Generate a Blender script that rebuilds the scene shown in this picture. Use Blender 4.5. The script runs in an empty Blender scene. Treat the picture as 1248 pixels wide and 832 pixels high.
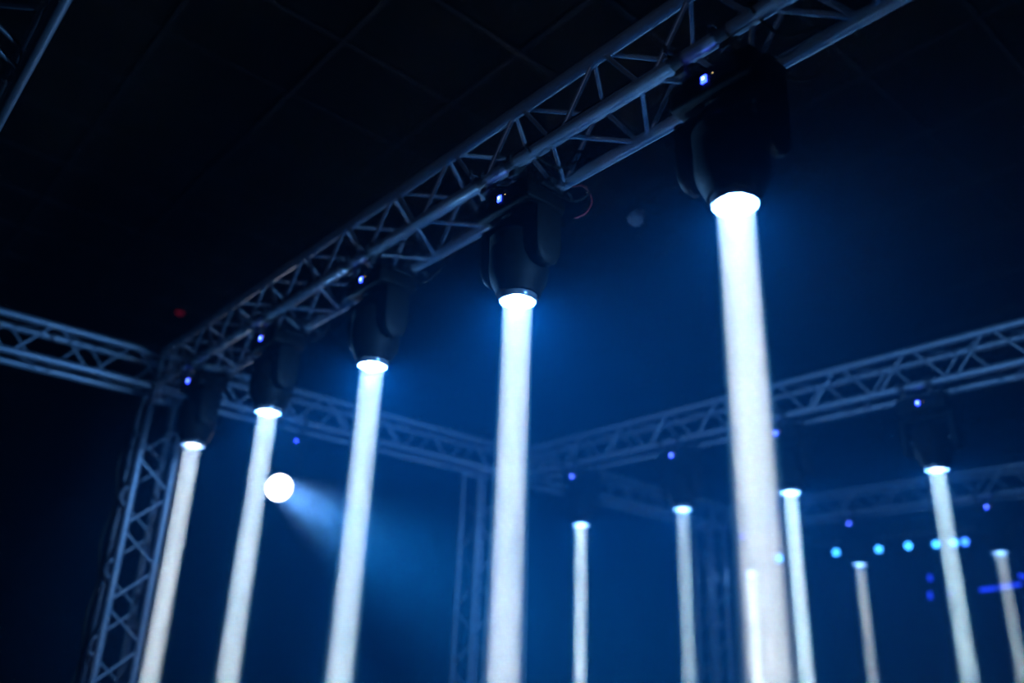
import bpy, bmesh, math, random
from mathutils import Vector, Matrix
random.seed(4)
PI = math.pi
sc = bpy.context.scene
col = sc.collection

# ------------------------------------------------------------------ frame of the place
ZT = 3.496            # height of the trusses' lower chords above the floor
S = 0.24              # chord spacing of the box trusses
YB = 3.163            # cross truss (runs along x)
XD = 3.462            # second truss (runs along y)
XF = 6.85             # third truss (runs along y)
CEIL = ZT + 2.0

# ------------------------------------------------------------------ materials
def mat(name, base, rough=0.5, metal=0.0, noise=0.0, nscale=40.0, spec=0.5):
    m = bpy.data.materials.new(name); m.use_nodes = True
    nt = m.node_tree; b = nt.nodes['Principled BSDF']
    b.inputs['Roughness'].default_value = rough
    b.inputs['Metallic'].default_value = metal
    b.inputs['Specular IOR Level'].default_value = spec
    b.inputs['Base Color'].default_value = (*base, 1)
    if noise:
        tc = nt.nodes.new('ShaderNodeTexCoord'); n = nt.nodes.new('ShaderNodeTexNoise')
        n.inputs['Scale'].default_value = nscale; n.inputs['Detail'].default_value = 4
        r = nt.nodes.new('ShaderNodeValToRGB')
        r.color_ramp.elements[0].color = tuple(c * (1 - noise) for c in base) + (1,)
        r.color_ramp.elements[1].color = tuple(min(1, c * (1 + noise)) for c in base) + (1,)
        r.color_ramp.elements[0].position = .3; r.color_ramp.elements[1].position = .7
        nt.links.new(tc.outputs['Object'], n.inputs['Vector'])
        nt.links.new(n.outputs['Fac'], r.inputs['Fac'])
        nt.links.new(r.outputs['Color'], b.inputs['Base Color'])
    return m

def emit(name, color, strength):
    m = bpy.data.materials.new(name); m.use_nodes = True
    nt = m.node_tree; nt.nodes.clear()
    e = nt.nodes.new('ShaderNodeEmission'); o = nt.nodes.new('ShaderNodeOutputMaterial')
    e.inputs['Color'].default_value = (*color, 1); e.inputs['Strength'].default_value = strength
    nt.links.new(e.outputs[0], o.inputs['Surface'])
    return m

def haze_mat(name, color, density):
    m = bpy.data.materials.new(name); m.use_nodes = True
    nt = m.node_tree; nt.nodes.clear()
    v = nt.nodes.new('ShaderNodeVolumeScatter'); o = nt.nodes.new('ShaderNodeOutputMaterial')
    v.inputs['Color'].default_value = (*color, 1); v.inputs['Density'].default_value = density
    v.inputs['Anisotropy'].default_value = 0.0
    nt.links.new(v.outputs[0], o.inputs['Volume'])
    return m

ALU = mat('aluminium', (.80, .84, .92), .38, .45, .10, 60)  # lit copy: tubes and braces lightened to brighten the near truss
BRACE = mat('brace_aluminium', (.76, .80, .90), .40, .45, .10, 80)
DARKALU = mat('deep_shaded_aluminium', (.10, .11, .13), .45, .45, .10, 60)  # same metal darkened to imitate weak light on the lampless truss
SHADEALU = mat('shaded_aluminium', (.26, .29, .36), .45, .4, .12, 60)  # shaded copy: tower tubes darkened in place of dimmer light
HALFALU = mat('half_shaded_aluminium', (.40, .46, .56), .42, .45, .10, 60)  # half-shaded copy: cross truss toned down as if less lit
GREYALU = mat('mid_tone_aluminium', (.52, .58, .68), .42, .45, .10, 60)  # same metal, tone between the lit and shaded copies
BLACK = mat('black_plastic', (.006, .0063, .007), .6, 0, .2, 30, .2)
SHELL = mat('dark_shell', (.004, .0042, .0046), .6, 0, .2, 20, .15)
STEEL = mat('black_steel', (.13, .13, .14), .4, .6, .2, 50)
CHROME = mat('ring_metal', (.55, .56, .6), .25, .9)
RING = mat('dark_glossy_ring', (.16, .17, .19), .22, .2)
RUBBER = mat('black_rubber', (.012, .012, .013), .7)
REDC = mat('red_cable', (.35, .05, .06), .5)
WALLM = mat('black_wall_paint', (.012, .012, .015), .9, 0, .25, 3)
CEILM = mat('black_ceiling_panels', (.02, .02, .022), .9, 0, .15, 2)
SEAM = mat('ceiling_seam_metal', (.075, .075, .08), .6, .2)
FLOORM = mat('black_stage_floor', (.015, .015, .017), .6, 0, .3, 6)
DOME = mat('pale_plastic', (.60, .52, .56), .5)
LENS_ON = emit('lit_lens', (.93, .98, 1.0), 9.0)
LENS_FAR = emit('lit_lens_soft', (.85, .93, 1.0), 3.0)
SPOT_ON = emit('lit_spot_lens', (.96, .98, 1.0), 12.0)
LED = emit('blue_led', (.02, .05, 1.0), 10.0)
LEDW = emit('blue_led_core', (.16, .30, 1.0), 14.0)
AMBER = emit('amber_led', (1.0, .8, .35), 1.2)
REDL = emit('red_indicator_light', (.8, .03, .10), .09)
CYAN = emit('cyan_lamp', (.035, .30, 1.0), 9.0)
BLUEL = emit('blue_lamp', (.03, .16, 1.0), 8.0)
NEON = emit('blue_strip_light', (.01, .04, .9), 2.0)
GLASS = mat('dark_window', (.02, .03, .05), .1)
SPOTBEAM = haze_mat('spot_beam_haze', (.55, .68, 1.0), .014)
_n = SPOTBEAM.node_tree; _t = _n.nodes.new('ShaderNodeTexCoord'); _x = _n.nodes.new('ShaderNodeSeparateXYZ'); _m = _n.nodes.new('ShaderNodeMapRange')
_m.interpolation_type = 'SMOOTHERSTEP'                       # density and tint shaped to imitate the ray's light fading from the lamp
for _i, _q in enumerate((-2.6, 0.0, 0.0, .04)): _m.inputs[1+_i].default_value = _q
_n.links.new(_t.outputs['Object'], _x.inputs[0]); _n.links.new(_x.outputs['Z'], _m.inputs[0])
for _q in _n.nodes:
    if _q.bl_idname == 'ShaderNodeVolumeScatter': _n.links.new(_m.outputs[0], _q.inputs['Density'])
BEAM = haze_mat('beam_haze', (.97, .98, 1.0), .122)

# ------------------------------------------------------------------ mesh helpers
def finish(name, bm, m, parent=None, smooth=True):
    bmesh.ops.recalc_face_normals(bm, faces=bm.faces)
    me = bpy.data.meshes.new(name); bm.to_mesh(me); bm.free()
    if isinstance(m, (list, tuple)):
        for k in m: me.materials.append(k)
    else:
        me.materials.append(m)
    if smooth:
        for p in me.polygons: p.use_smooth = True
        try: me.set_sharp_from_angle(angle=math.radians(38))
        except Exception: pass
    o = bpy.data.objects.new(name, me); col.objects.link(o)
    if parent is not None: o.parent = parent
    return o

def basis(d):
    d = d.normalized()
    u = d.cross(Vector((0, 0, 1)))
    if u.length < 1e-3: u = d.cross(Vector((1, 0, 0)))
    u.normalize(); return u, d.cross(u).normalized()

def tube(bm, pts, r, n=12, cap=True):
    pts = [Vector(p) for p in pts]; rings = []
    u, v = basis(pts[1] - pts[0])
    for i, p in enumerate(pts):
        d = (pts[min(i + 1, len(pts) - 1)] - pts[max(i - 1, 0)]).normalized()
        u = (u - d * u.dot(d)).normalized(); v = d.cross(u)
        rr = r[i] if isinstance(r, (list, tuple)) else r
        rings.append([bm.verts.new(p + (u * math.cos(2*PI*k/n) + v * math.sin(2*PI*k/n)) * rr) for k in range(n)])
    for a, b in zip(rings, rings[1:]):
        for k in range(n): bm.faces.new((a[k], a[(k+1) % n], b[(k+1) % n], b[k]))
    if cap:
        bm.faces.new(rings[0]); bm.faces.new(rings[-1])

def box(bm, c, s, bev=0.0, mi=0, rot=None):
    r = bmesh.ops.create_cube(bm, size=1.0); vs = r['verts']
    M = Matrix.Translation(c) @ (rot.to_4x4() if rot else Matrix()) @ Matrix.Diagonal((*s, 1))
    bmesh.ops.transform(bm, matrix=M, verts=vs)
    fs = list({f for v in vs for f in v.link_faces})
    if bev:
        es = list({e for v in vs for e in v.link_edges})
        q = bmesh.ops.bevel(bm, geom=es, offset=bev, segments=3, affect='EDGES', profile=.5)
        fs = q['faces'] + [f for f in fs if f.is_valid]
    for f in fs:
        if f.is_valid: f.material_index = mi

def lathe(bm, prof, n=40, cx=0, cy=0, closed=False):
    """profile of (radius, z) turned about a vertical axis"""
    rings = []
    for r, z in prof:
        rings.append([bm.verts.new((cx + r*math.cos(2*PI*k/n), cy + r*math.sin(2*PI*k/n), z)) for k in range(n)])
    for a, b in zip(rings, rings[1:]):
        for k in range(n): bm.faces.new((a[k], a[(k+1) % n], b[(k+1) % n], b[k]))
    if closed:
        a, b = rings[-1], rings[0]
        for k in range(n): bm.faces.new((a[k], a[(k+1) % n], b[(k+1) % n], b[k]))
    else:
        bm.faces.new(rings[0]); bm.faces.new(rings[-1])

def empty(name, loc, label, cat, group=None):
    o = bpy.data.objects.new(name, None); col.objects.link(o)
    o.location = loc; o.empty_display_size = .1
    o['label'] = label; o['category'] = cat
    if group: o['group'] = group
    return o

def struct(o):
    o['kind'] = 'structure'; return o

def tag(o, label, cat, group=None):
    o['label'] = label; o['category'] = cat
    if group: o['group'] = group
    return o

def link_copy(src, parent):
    c = src.copy(); col.objects.link(c); c.parent = parent
    for k in list(src.children): link_copy(k, c)
    return c

# ------------------------------------------------------------------ the setting
def slab(name, c, s, m):
    bm = bmesh.new(); box(bm, Vector(c), s); return struct(finish(name, bm, m, smooth=False))

X0, X1, Y0, Y1 = -4.2, 9.08, -5.0, 8.2
cx, cy = (X0+X1)/2, (Y0+Y1)/2
slab('floor', (cx, cy, -.1), (X1-X0+.4, Y1-Y0+.4, .2), FLOORM)
slab('ceiling', (cx, cy, CEIL+.1), (X1-X0+.4, Y1-Y0+.4, .2), CEILM)
slab('wall_left', (X0-.1, cy, CEIL/2), (.2, Y1-Y0, CEIL), WALLM)
slab('wall_right', (X1+.1, cy, CEIL/2), (.2, Y1-Y0, CEIL), WALLM)
slab('wall_far', (cx, Y1+.1, CEIL/2), (X1-X0, .2, CEIL), WALLM)
slab('wall_near', (cx, Y0-.1, CEIL/2), (X1-X0, .2, CEIL), WALLM)
# ceiling panel seams: slim T-bars
k = 0
bm = bmesh.new()
x = 3.77 - .9*8
while x < X1:
    box(bm, Vector((x, cy, CEIL-.012)), (.035, Y1-Y0, .024)); x += .9
y = .605 - .72*7
while y < Y1:
    box(bm, Vector((cx, y, CEIL-.008)), (X1-X0, .03, .016)); y += .72
struct(finish('trim_1', bm, SEAM, smooth=False))

# ------------------------------------------------------------------ trusses
R_CH, R_BR = .0252, .0098
chord_cache, brace_cache = {}, {}

def chord_mesh(L):
    k = round(L, 3)
    if k not in chord_cache:
        bm = bmesh.new(); tube(bm, [(0, 0, 0), (L, 0, 0)], R_CH, 24)
        o = finish('chord', bm, ALU); chord_cache[k] = o.data; bpy.data.objects.remove(o)
    return chord_cache[k]

def brace_mesh(L):
    k = round(L, 4)
    if k not in brace_cache:
        bm = bmesh.new(); tube(bm, [(0, 0, 0), (L, 0, 0)], R_BR, 12)
        for q in (.006, L-.006):                     # weld collars
            tube(bm, [(q-.006, 0, 0), (q, 0, 0), (q+.006, 0, 0)], [R_BR, R_BR*1.5, R_BR], 12)
        o = finish('brace', bm, BRACE); brace_cache[k] = o.data; bpy.data.objects.remove(o)
    return brace_cache[k]

def bar(name, mesh, a, b, parent):
    o = bpy.data.objects.new(name, mesh); col.objects.link(o); o.parent = parent
    d = (b - a).normalized(); u, v = basis(d)
    o.matrix_local = Matrix.Translation(a) @ Matrix((d, v, u)).transposed().to_4x4()
    return o
    return o

_db = {}
def dark_brace(me, m):
    k = (me.name, m.name)
    if k not in _db:
        _db[k] = me.copy(); _db[k].materials[0] = m
    return _db[k]

def truss(name, label, axis, origin, lo, hi, pitch, node, view=None, faces='LRTB', cat='truss', group=None, dark=None):
    """box truss; local coords: t along the truss, a/b across. node: a t at which the first and fourth chords have welds"""
    root = empty(name, origin, label, cat, group)
    def P(t, a, b):
        if axis == 'y': return Vector((a*S, t, b*S))
        if axis == 'x': return Vector((t, a*S, b*S))
        return Vector((a*S, b*S, t))
    for a in (0, 1):
        for b in (0, 1):
            c = bar('chord', chord_mesh(hi-lo), P(lo, a, b), P(hi, a, b), root)
            if dark: c.data = c.data.copy(); c.data.materials[0] = dark
    # phase: chords (0,1) and (1,0) carry the nodes; (0,0) and (1,1) carry the half-way nodes
    fdef = {'L': ((0, 1), (0, 0)), 'T': ((0, 1), (1, 1)), 'B': ((1, 0), (0, 0)), 'R': ((1, 0), (1, 1))}
    k0 = math.ceil((lo - node)/pitch - 1e-6)
    vlo, vhi = view or (lo, hi)
    for f in faces:
        n_, h_ = fdef[f]
        k = k0 - 1
        while True:
            t = node + k*pitch
            if t - pitch/2 > hi: break
            for s in (-1, 1):
                th = t + s*pitch/2
                if min(t, th) < lo+.01 or max(t, th) > hi-.01: continue
                if max(t, th) < vlo or min(t, th) > vhi: continue
                a, b = P(t + s*.022, *n_), P(th - s*.022, *h_)
                d = (b-a).normalized(); a, b = a + d*R_CH*.75, b - d*R_CH*.75
                c = bar('brace', brace_mesh((b-a).length), a, b, root)
                if dark: c.data = dark_brace(c.data, dark)
            k += 1
    # welded end frames
    for t in (lo, hi):
        if not (vlo - .3 <= t <= vhi + .3): continue
        bm = bmesh.new()
        c = [P(t, 0, 0), P(t, 1, 0), P(t, 1, 1), P(t, 0, 1)]
        for i in range(4): tube(bm, [c[i], c[(i+1) % 4]], .014, 10)
        finish('end_frame', bm, BRACE, root)
    return root

G = 'box trusses of the lighting rig'
truss('lighting_truss', 'long diagonal box truss overhead carrying the five big white-beam moving heads', 'y', (0, 0, ZT), -2.6, YB-.045, .4342, -1.1094, view=(-2.3, 9), group=G)
truss('lighting_truss', 'box truss crossing the back of the rig, passing above both lattice towers', 'x', (0, YB, ZT), -1.9, XF-.05, .505, 1.335, view=(-1.4, 9), group=G, dark=HALFALU)
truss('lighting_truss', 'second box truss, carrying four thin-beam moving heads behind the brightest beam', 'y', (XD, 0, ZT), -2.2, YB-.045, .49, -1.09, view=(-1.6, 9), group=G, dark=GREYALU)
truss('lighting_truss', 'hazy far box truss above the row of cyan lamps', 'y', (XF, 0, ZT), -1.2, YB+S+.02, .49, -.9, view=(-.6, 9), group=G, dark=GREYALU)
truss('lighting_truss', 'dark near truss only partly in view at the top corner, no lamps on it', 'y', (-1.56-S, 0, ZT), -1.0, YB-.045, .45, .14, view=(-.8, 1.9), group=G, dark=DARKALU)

def tower(loc, label, zlo=.03, vz=1.0):
    t = truss('truss_tower', label, 'z', (loc[0], loc[1], 0), zlo, ZT-.03, .49, ZT-.25, view=(vz, 9), cat='truss tower', group='upright lattice towers', dark=SHADEALU)
    bm = bmesh.new(); box(bm, Vector((S/2, S/2, .015)), (.6, .6, .03), .008); finish('base_plate', bm, STEEL, t)
    return t
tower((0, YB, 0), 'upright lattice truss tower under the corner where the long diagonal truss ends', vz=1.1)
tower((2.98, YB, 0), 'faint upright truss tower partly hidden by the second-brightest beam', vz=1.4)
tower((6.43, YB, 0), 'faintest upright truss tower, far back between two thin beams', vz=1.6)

# sleeve blocks where trusses meet the cross truss
def corner(x, label):
    r = empty('truss_corner', (x, YB, ZT), label, 'truss corner', 'truss joints')
    for a in (0, S):
        for b in (0, S):
            bm = bmesh.new(); tube(bm, [(a, -.075, b), (a, -.028, b)], .031, 20); finish('coupler', bm, STEEL, r)
    return r
corner(0, 'joint where the long diagonal truss meets the cross truss above the lattice tower')
corner(XD, 'hazy joint where the second truss meets the cross truss above the centre')
corner(-1.56-S, 'joint of the dark near truss with the cross truss, out at the edge')

# ------------------------------------------------------------------ moving head lights
HEAD_Z = -.515        # lens plane below the lower chords
def make_head(kind):
    root = bpy.data.objects.new('moving_head_light', None); col.objects.link(root)
    # clamps on both lower chords
    for x in (-.12, .12):
        for y in (-.085, .085):
            bm = bmesh.new()
            prof = [(.027, -.02), (.041, -.02), (.041, .02), (.027, .02)]
            n = 20
            rings = []
            for r, t in prof:
                rings.append([bm.verts.new((x + r*math.cos(2*PI*q/n), y + t, r*math.sin(2*PI*q/n))) for q in range(n)])
            for a, b in zip(rings, rings[1:] + rings[:1]):
                for q in range(n): bm.faces.new((a[q], a[(q+1) % n], b[(q+1) % n], b[q]))
            box(bm, Vector((x*.95, y, -.048)), (.034, .036, .03), .003)
            sx = 1 if x > 0 else -1
            tube(bm, [(x+sx*.036, y, .0), (x+sx*.075, y, -.004)], .006, 8)
            box(bm, Vector((x+sx*.078, y, -.005)), (.012, .008, .036), .002)
            box(bm, Vector((x-sx*.046, y, .012)), (.016, .028, .026), .003)
            finish('clamp', bm, STEEL, root)
    # base
    bm = bmesh.new(); box(bm, Vector((0, 0, -.112)), (.205, .31, .10), .014)
    for q in range(7): box(bm, Vector((.09-.03*q, .157, -.112)), (.012, .006, .06))
    base = finish('base', bm, BLACK, root)
    bm = bmesh.new(); box(bm, Vector((-.1035, -.06, -.108)), (.004, .10, .05), .001); finish('control_panel', bm, GLASS, base)
    bm = bmesh.new(); box(bm, Vector((-.1055, 0.012, -.11)), (.007, .021, .027), .002); led = finish('status_led', bm, LED, base)
    bm = bmesh.new(); box(bm, Vector((-.109, .012, -.108)), (.003, .009, .011), .001); finish('led_core', bm, LEDW, led)
    bm = bmesh.new(); box(bm, Vector((-.1055, -.022, -.105)), (.003, .0035, .0035), .0006); finish('indicator_led', bm, AMBER, base)
    for y in (-.162, .162):                            # carrying handles at both ends
        bm = bmesh.new(); s = 1 if y > 0 else -1
        tube(bm, [(-.06, y-s*.01, -.10), (-.055, y+s*.016, -.10), (.055, y+s*.016, -.10), (.06, y-s*.01, -.10)], .007, 8); finish('handle', bm, RUBBER, base)
    # yoke
    bm = bmesh.new()
    lathe(bm, [(.075, -.160), (.082, -.168), (.082, -.180), (.07, -.186)], 32)
    box(bm, Vector((0, 0, -.198)), (.125, .33, .034), .012)
    for s in (-1, 1):
        # tapered, rounded arms
        segs = [(-.185, .066, .023), (-.25, .066, .025), (-.33, .064, .026), (-.375, .058, .024), (-.405, .042, .02), (-.418, .02, .012)]
        rings = []
        for z, hx, hy in segs:
            c = []
            for q in range(16):
                a = 2*PI*q/16; ca, sa = math.cos(a), math.sin(a)
                c.append(bm.verts.new((hx*math.copysign(abs(ca)**.5, ca), s*.152 + hy*math.copysign(abs(sa)**.5, sa), z)))
            rings.append(c)
        for a, b in zip(rings, rings[1:]):
            for q in range(16): bm.faces.new((a[q], a[(q+1) % 16], b[(q+1) % 16], b[q]))
        bm.faces.new(rings[0]); bm.faces.new(rings[-1])
    finish('yoke', bm, BLACK, root)
    # head: a tapered drum with cooling ribs and a front collar
    bm = bmesh.new()
    lathe(bm, [(.03, -.228), (.07, -.232), (.102, -.246), (.112, -.262), (.116, -.30), (.117, -.36), (.116, -.41), (.110, -.44), (.098, -.465), (.088, -.488), (.084, -.500), (.074, -.503)], 48)
    head = finish('head', bm, SHELL, root)
    bm = bmesh.new()
    for z in (-.268, -.282, -.296, -.310):
        lathe(bm, [(.111, z-.0035), (.1195, z-.0025), (.1195, z+.0025), (.111, z+.0035)], 40, closed=True)
    finish('cooling_rib', bm, BLACK, head)
    for s in (-1, 1):
        bm = bmesh.new(); tube(bm, [(0, s*.095, -.335), (0, s*.132, -.335)], .03, 20); finish('tilt_axle', bm, STEEL, head)
    # lens and its rim
    bm = bmesh.new()
    lathe(bm, [(.0568, -.496), (.0575, -.509), (.066, -.520), (.068, -.526), (.071, -.526), (.074, -.522), (.0745, -.498)], 56, closed=True)
    finish('lens_ring', bm, RING, root)
    bm = bmesh.new()
    lathe(bm, [(.0565, -.500), (.0565, -.507), (.043, -.5105), (.025, -.5125), (.008, -.513)], 56)
    finish('lens', bm, LENS_ON if kind == 'big' else LENS_FAR, root)
    # the beam: lit haze in front of the lens, down to the floor
    bm = bmesh.new()
    zf = -(ZT - .03)
    rt = .0565 if kind == 'big' else .0515
    lathe(bm, [(rt+.004, -.520), (rt + .006 + .011*(-zf-.52), zf)], 48)
    finish('light_beam', bm, BEAM, root)
    # safety wire looping up to the chord
    bm = bmesh.new()
    pts = []
    for q in range(15):
        u = q/14; pts.append((-.03 + .15*u, .05 + .06*u, -.062 - .03*math.sin(PI*u) + .04*u))
    tube(bm, pts, .003, 6); finish('safety_wire', bm, STEEL, root)
    return root

def lamp(name, data_fn, parent, loc, rot=(0, 0, 0)):
    l = bpy.data.lights.new(name, data_fn); o = bpy.data.objects.new(name, l); col.objects.link(o)
    o.parent = parent; o.location = loc; o.rotation_euler = rot
    return l

def light_up(root, kind, power=1.0, leak=1.0, warm=False):
    d = lamp('beam_lamp', 'AREA', root, (0, 0, -.524))
    d.shape = 'DISK'; d.size = .110 if kind == 'big' else .10
    d.spread = math.radians(1.1); d.energy = BEAM_W*power; d.color = ((.97, .955, .88) if warm else (.90, .97, .96)) if kind == 'big' else (.82, .97, .92)
    h = lamp('halo_lamp', 'SPOT', root, (0, 0, -.545))  # added lamp for a wide blue halo, stands in for glow in the haze
    h.shadow_soft_size = .03; h.spot_size = math.radians(150); h.spot_blend = 1.0; h.energy = HALO_W*leak; h.color = (.15, .5, 1.0)
    g = lamp('beam_halo_lamp', 'AREA', root, (0, 0, -.528))  # added lamp for a narrow blue halo along the beam
    g.shape = 'DISK'; g.size = .11; g.spread = math.radians(16); g.energy = SIDE_W*leak; g.color = (.10, .5, 1.0)
    p = lamp('lens_glow', 'POINT', root, (0, 0, -.55))
    p.shadow_soft_size = .03; p.energy = GLOW_W*leak; p.color = (.14, .44, 1.0)

BEAM_W, HALO_W, SIDE_W, GLOW_W = 6.5, 30.0, 4.2, 58.0
HAZE_COL, HAZE_D = (.015, .45, 1.0, 1), .044  # blue put into the haze colour to imitate blue light
near = make_head('big'); far = make_head('small')
GH = 'moving head lights shining straight down'
spec = [
 ('big', .12, -1.554, 1.13, 'biggest moving head, hung first on the long diagonal truss, widest white beam'),
 ('big', .12, -.575, 1.0, 'moving head hung second along the diagonal truss, broad white beam next to the widest one'),
 ('big', .12, .437, 1.0, 'moving head hung third along the long diagonal truss, beam crossing the spotlight ray'),
 ('big', .12, 1.492, 1.0, 'moving head hung fourth along the long diagonal truss, beam beside the round spotlight'),
 ('big', .12, 2.533, 1.0, 'moving head at the corner end of the diagonal truss, beam before the tower'),
 ('small', XD+.12, 2.467, 1.25, 'moving head hung under the hazy centre joint of the second truss, thin bright beam'),
 ('small', XD+.12, 1.354, .65, 'moving head hung second from the centre joint on the second truss, dim speckled beam'),
 ('small', XD+.12, .407, 1.25, 'moving head with its beam just beside the brightest beam'),
 ('small', XD+.12, -.616, .85, 'moving head on the second truss whose slanting beam crosses the cyan lamp row'),
 ('small', XF+.12, 3.02, 1.1, 'tiny far moving head whose thin beam shows inside the brightest beam'),
 ('small', XF+.12, 1.69, .65, 'small far moving head under the hazy far truss, beam beside the cyan lamps'),
 ('small', XF+.12, .30, .5, 'small far moving head at the frame edge, dim beam over a blue strip light'),
]
LEAK = [.88, 1, .85, .45, .09, .2, .2, .28, .24, .1, .1, .07]
used = set()
for kind, x, y, pw, label in spec:
    src = near if kind == 'big' else far
    if kind in used: 
        o = src.copy(); col.objects.link(o)
        for c in list(src.children):
            if c.type == 'MESH': link_copy(c, o)
    else:
        o = src; used.add(kind)
    o.location = (x, y, ZT); tag(o, label, 'stage light', GH)
for o in [o for o in col.objects if o.name.startswith('moving_head_light') and o.parent is None]:
    i = min(range(len(spec)), key=lambda i: abs(spec[i][1]-o.location.x) + abs(spec[i][2]-o.location.y))
    light_up(o, spec[i][0], spec[i][3], LEAK[i], i < 2)

# ------------------------------------------------------------------ the spotlight on the cross truss, aimed out past the viewer
CAM = Vector((-1.802, -2.7959, ZT-1.896))
SP = Vector((1.094, YB+.10, ZT-.516))
AIM = CAM + 3.0*(Vector((.60147901, .70257452, .38027891)) + Vector((.74914958, -.66136785, .03697931))*(16/1037) - Vector((-.27748496, -.26264351, .92413229))*(359/1037))
d = (AIM - SP).normalized()
root = empty('spotlight', SP, 'round white spotlight hung from the cross truss, shining out between two beams', 'stage light')
qz = d.to_track_quat('-Z', 'Y').to_matrix()
def tilt(o):
    o.matrix_local = Matrix.Translation((0, 0, 0)) @ qz.to_4x4()
bm = bmesh.new(); lathe(bm, [(.03, .26), (.085, .25), (.10, .22), (.105, .10), (.108, .01), (.10, .0)], 40); o = finish('head', bm, SHELL, root); tilt(o)
bm = bmesh.new(); lathe(bm, [(.098, -.012), (.098, .006), (.109, .006), (.109, -.012)], 40, closed=True); o = finish('lens_ring', bm, STEEL, root); tilt(o)
bm = bmesh.new(); lathe(bm, [(.097, -.002), (.097, -.006), (.06, -.010), (.02, -.012)], 40); o = finish('lens', bm, SPOT_ON, root); tilt(o)
bm = bmesh.new()
for s in (-1, 1): tube(bm, [(s*.13, 0, .05), (s*.135, .0, .2), (s*.13, 0, .30)], .018, 12)
box(bm, Vector((0, 0, .30)), (.30, .10, .03), .01)
for s in (-1, 1): tube(bm, [(s*.10, 0, 0.02), (s*.14, 0, .05)], .02, 12)
finish('yoke', bm, BLACK, root)
bm = bmesh.new(); box(bm, Vector((0, 0, .375)), (.30, .2, .10), .012); base = finish('base', bm, BLACK, root)
bm = bmesh.new(); box(bm, Vector((.04, -.1, .36)), (.02, .006, .02), .002); finish('status_led', bm, LED, base)
for s in (-1, 1):
    bm = bmesh.new(); tube(bm, [(s*.09, -.10, .49), (s*.09, -.10, .556)], .03, 16); box(bm, Vector((s*.09, -.10, .45)), (.03, .03, .06), .003); finish('clamp', bm, STEEL, root)
bm = bmesh.new(); lathe(bm, [(.099, -.022), (.118, -.20), (.42, -3.1)], 48); o = finish('light_beam', bm, SPOTBEAM, root); tilt(o)
s = lamp('spot_lamp', 'AREA', root, d*.03); s.shape = 'DISK'; s.size = .19; s.spread = math.radians(13); s.energy = 10; s.color = (.45, .62, 1.0)
bpy.data.objects['spot_lamp'].rotation_euler = d.to_track_quat('-Z', 'Y').to_euler()

# ------------------------------------------------------------------ row of cyan lamps on a dark bar at the back
XR = 8.0
bar_r = empty('lighting_bar', (XR, 0, ZT-.08), 'dark pipe carrying the row of small cyan lamps far at the back', 'pipe')
bm = bmesh.new(); tube(bm, [(0, -1.0, 0), (0, 4.2, 0)], .024, 16); finish('pipe', bm, STEEL, bar_r)
for y in (-.6, 1.8, 4.0):
    bm = bmesh.new(); tube(bm, [(0, y, .02), (0, y, 2.08)], .006, 8); finish('hanger', bm, STEEL, bar_r)
row = [(3.268, -.205, CYAN, 'hidden half behind the brightest beam'), (2.494, -.20, CYAN, 'alone between the two thin beams, under a blue status light'),
       (1.962, -.209, CYAN, 'brightest and roundest, just past the dim slanting beam'), (1.614, -.204, CYAN, 'in the middle of the close-set group'),
       (1.303, -.215, CYAN, 'touching the near edge of the slanting beam'), (1.109, -.215, CYAN, 'seen whitened through the slanting beam'), (.997, -.217, BLUEL, 'deep blue at the end of the row')]
for y, z, m, w in row:
    r = empty('par_can', (XR, y, ZT+z), ('small cyan lamp ' if m is CYAN else 'small lamp ') + w, 'lamp', 'row of small lamps at the back')
    q = (CAM - Vector((XR, y, ZT+z))).normalized().to_track_quat('-Z', 'Y').to_matrix().to_4x4()
    bm = bmesh.new(); lathe(bm, [(.03, .12), (.05, .11), (.055, .05), (.055, -.005), (.05, -.005), (.05, .003)], 28); o = finish('housing', bm, BLACK, r); o.matrix_local = q
    bm = bmesh.new(); lathe(bm, [(.034, .002), (.034, -.003), (.02, -.006), (.006, -.007)], 28); o = finish('lens', bm, m, r); o.matrix_local = q
    bm = bmesh.new(); tube(bm, [(0, -.062, .0), (0, -.064, .07), (0, 0, .095), (0, .064, .07), (0, .062, 0)], .006, 8); box(bm, Vector((0, 0, .105)), (.03, .03, .045), .003); finish('bracket', bm, STEEL, r)

# blue strip lights further along the far wall
def strip(loc, segs, label):
    r = empty('blue_strip_light', loc, label, 'light')
    for a, b, w in segs:
        bm = bmesh.new(); tube(bm, [Vector(a) - Vector(loc), Vector(b) - Vector(loc)], w, 10); finish('tube', bm, NEON, r)
    bm = bmesh.new()
    for a, b, w in segs:
        va, vb = Vector(a) - Vector(loc), Vector(b) - Vector(loc)
        off = Vector((.045, 0, 0)); tube(bm, [va+off, vb+off], w*1.2, 8)
    finish('backing', bm, BLACK, r)
xs = 9.0
P = lambda y, z: (xs, y, ZT+z)
strip(P(1.85, -.55), [(P(1.855, -.40), P(1.852, -.465), .02), (P(1.885, -.60), P(1.882, -.675), .02), (P(1.66, -.63), P(1.63, -.627), .015)], 'broken blue strip light standing upright beside the slanting beam')
strip(P(1.0, -.59), [(P(1.30, -.605), P(1.14, -.595), .02), (P(1.11, -.59), P(.86, -.565), .018), (P(.86, -.47), P(.76, -.51), .02)], 'blue strip light lying level across the dim beam at the frame edge')

# unseen fill lamp, added behind the viewer to brighten the near truss
fw = bpy.data.lights.new('front_fill', 'SPOT'); fo = bpy.data.objects.new('front_fill', fw); col.objects.link(fo)
fo.location = (-3.4, -3.6, 2.5); fo.rotation_euler = (Vector((.1, -.3, ZT+.1)) - fo.location).to_track_quat('-Z', 'Y').to_euler()
fw.energy = 15; fw.spot_size = math.radians(44); fw.spot_blend = .9; fw.shadow_soft_size = .1; fw.color = (.33, .50, 1.0)

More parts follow.
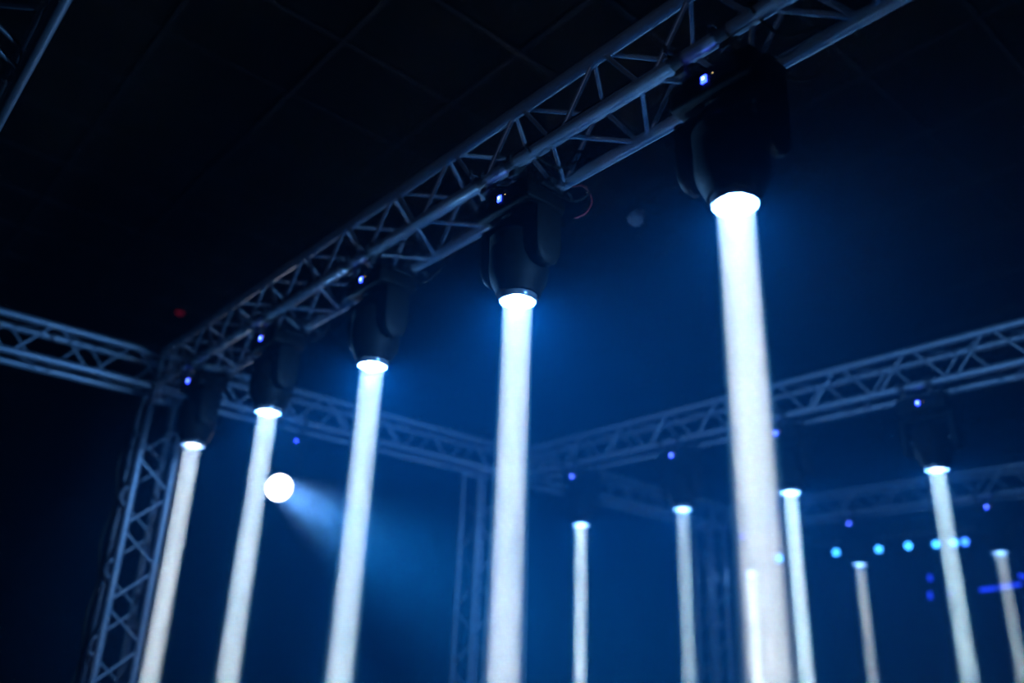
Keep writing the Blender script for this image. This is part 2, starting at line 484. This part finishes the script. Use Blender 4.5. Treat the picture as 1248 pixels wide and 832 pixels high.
# ------------------------------------------------------------------ ceiling bits
dome = empty('globe_lamp', (1.484, -.01, ZT+.65), 'small unlit pale globe hanging below the dark ceiling on a thin rod', 'lamp')
bm = bmesh.new(); lathe(bm, [(.006, -.047), (.025, -.041), (.041, -.024), (.048, 0), (.042, .023), (.028, .040), (.018, .056)], 32); finish('globe', bm, DOME, dome)
bm = bmesh.new(); lathe(bm, [(.026, .05), (.026, .085), (.012, .10)], 20); tube(bm, [(0, 0, .09), (0, 0, 1.31)], .004, 8); lathe(bm, [(.04, 1.31), (.045, 1.325), (.045, 1.336)], 24); finish('rod', bm, BLACK, dome)
r = empty('indicator_light', (1.098, 6.42, CEIL-.02), 'dim red indicator light on the dark ceiling far away', 'indicator light')
bm = bmesh.new(); lathe(bm, [(.05, -.03), (.06, -.02), (.06, .02)], 24); finish('housing', bm, BLACK, r)
bm = bmesh.new(); lathe(bm, [(.005, -.055), (.03, -.05), (.045, -.03), (.045, -.025)], 24); finish('lamp', bm, REDL, r)

# ------------------------------------------------------------------ cables
def cable(name, pts, rad, m, label, cat='cable', group=None, n=10):
    cu = []
    P_ = [Vector(p) for p in pts]
    for i in range(len(P_)-1):                         # Catmull-Rom
        p0, p1, p2, p3 = P_[max(i-1, 0)], P_[i], P_[i+1], P_[min(i+2, len(P_)-1)]
        for q in range(n):
            t = q/n
            cu.append(.5*((2*p1) + (p2-p0)*t + (2*p0-5*p1+4*p2-p3)*t*t + (3*p1-p0-3*p2+p3)*t**3))
    cu.append(P_[-1])
    bm = bmesh.new(); tube(bm, cu, rad, 8); o = finish(name, bm, m); tag(o, label, cat, group); return o
zc = ZT
cab = [('black power cable looped from the biggest moving head over the truss chord', -1.554), ('black power cable looped from the second moving head over the truss chord', -.575),
       ('black power cable looped from the third moving head over the truss chord', .437), ('black power cable looped from the fourth moving head over the truss chord', 1.492)]
for label, y in cab:
    cable('power_cable', [(.17, y-.15, zc-.10), (.22, y-.22, zc-.13), (.275, y-.27, zc-.05), (.262, y-.27, zc+.028), (.20, y-.28, zc+.02), (.10, y-.22, zc-.035), (-.034, y-.20, zc-.005), (.0, y-.20, zc+.035), (.08, y-.26, zc+.01), (.2, y-.34, zc+.02), (.27, y-.36, zc+.0), (.26, y-.38, zc-.034)], .006, RUBBER, label, group='power cables on the long diagonal truss')
cable('signal_cable', [(.20, -.78, zc-.07), (.25, -.80, zc-.055), (.29, -.80, zc-.10), (.27, -.79, zc-.16), (.235, -.76, zc-.19)], .004, REDC, 'thin red cable curl beside the second moving head')
cable('power_cable', [(.0, 2.9, zc+.03), (.04, 2.2, zc+.036), (-.01, 1.2, zc+.034), (.03, .2, zc+.036), (.0, -.8, zc+.034), (.02, -1.9, zc+.036)], .008, RUBBER, 'long black cable lying along the long diagonal truss')
tc = [(-.035, YB+S/2-.03, zc-.08)]
for i in range(9):
    tc.append((-.03 - .03*(i % 2), YB+S+.0-.02*(i % 3), zc-.3-.25*i))
cable('power_cable', tc, .010, RUBBER, 'black cable running down the side of the lattice tower')

# ------------------------------------------------------------------ haze in the room, night outside
w = bpy.data.worlds.new('night'); sc.world = w; w.use_nodes = True
nt = w.node_tree; nt.nodes['Background'].inputs[0].default_value = (0, 0, 0, 1)
v = nt.nodes.new('ShaderNodeVolumeScatter'); v.inputs['Color'].default_value = HAZE_COL
va = nt.nodes.new('ShaderNodeVolumeAbsorption'); va.inputs['Color'].default_value = HAZE_COL
ad = nt.nodes.new('ShaderNodeAddShader'); nt.links.new(v.outputs[0], ad.inputs[0]); nt.links.new(va.outputs[0], ad.inputs[1])
nt.links.new(ad.outputs[0], nt.nodes['World Output'].inputs['Volume'])
# haze density ramps put in to darken the ceiling, sides, near end and bottom
geo = nt.nodes.new('ShaderNodeNewGeometry'); sep = nt.nodes.new('ShaderNodeSeparateXYZ')
nt.links.new(geo.outputs['Position'], sep.inputs[0])
def ramp(out, a, b, va, vb):
    m = nt.nodes.new('ShaderNodeMapRange'); m.interpolation_type = 'SMOOTHSTEP'
    for i, q in enumerate((a, b, va, vb)): m.inputs[1+i].default_value = q
    nt.links.new(sep.outputs[out], m.inputs[0]); return m.outputs[0]
def mul(p, q):
    m = nt.nodes.new('ShaderNodeMath'); m.operation = 'MULTIPLY'
    for i, k in enumerate((p, q)):
        if isinstance(k, float): m.inputs[i].default_value = k
        else: nt.links.new(k, m.inputs[i])
    return m.outputs[0]
dens = mul(ramp('Z', ZT-.8, ZT+.6, 1.0, .06), mul(mul(ramp('X', -.6, .5, .05, 1.0), ramp('X', 3.8, 7.5, 1.0, .45)), mul(ramp('Y', -2.8, -.4, .08, 1.0), ramp('Z', .2, 2.2, .4, 1.0))))
dens = mul(dens, HAZE_D)
nt.links.new(dens, v.inputs['Density']); nt.links.new(dens, va.inputs['Density'])
w.cycles.volume_step_size = 2.5

# ------------------------------------------------------------------ camera
f, yaw, pit, roll = 1036.887, .70802, .39010, .03999
F = Vector((.60147901, .70257452, .38027891)).normalized()
R = Vector((.74914958, -.66136785, .03697931)).normalized()
U = R.cross(F).normalized()
cd = bpy.data.cameras.new('camera'); cam = bpy.data.objects.new('camera', cd); col.objects.link(cam)
cam.matrix_world = Matrix.Translation(CAM) @ Matrix((R, U, -F)).transposed().to_4x4()
cd.sensor_width = 36; cd.lens = f/1248*36; cd.clip_start = .05
cd.dof.use_dof = True; cd.dof.focus_distance = 3.1; cd.dof.aperture_fstop = .75
sc.camera = cam

sc.view_settings.view_transform = 'Standard'; sc.view_settings.look = 'None'
sc.view_settings.exposure = 0; sc.view_settings.gamma = 1; sc.view_settings.use_curve_mapping = False
cy_ = sc.cycles
cy_.volume_bounces = 1; cy_.volume_max_steps = 10
cy_.max_bounces = 5; cy_.diffuse_bounces = 2; cy_.glossy_bounces = 2
cy_.use_denoising = True
cy_.denoising_input_passes = 'RGB'
cy_.use_adaptive_sampling = False
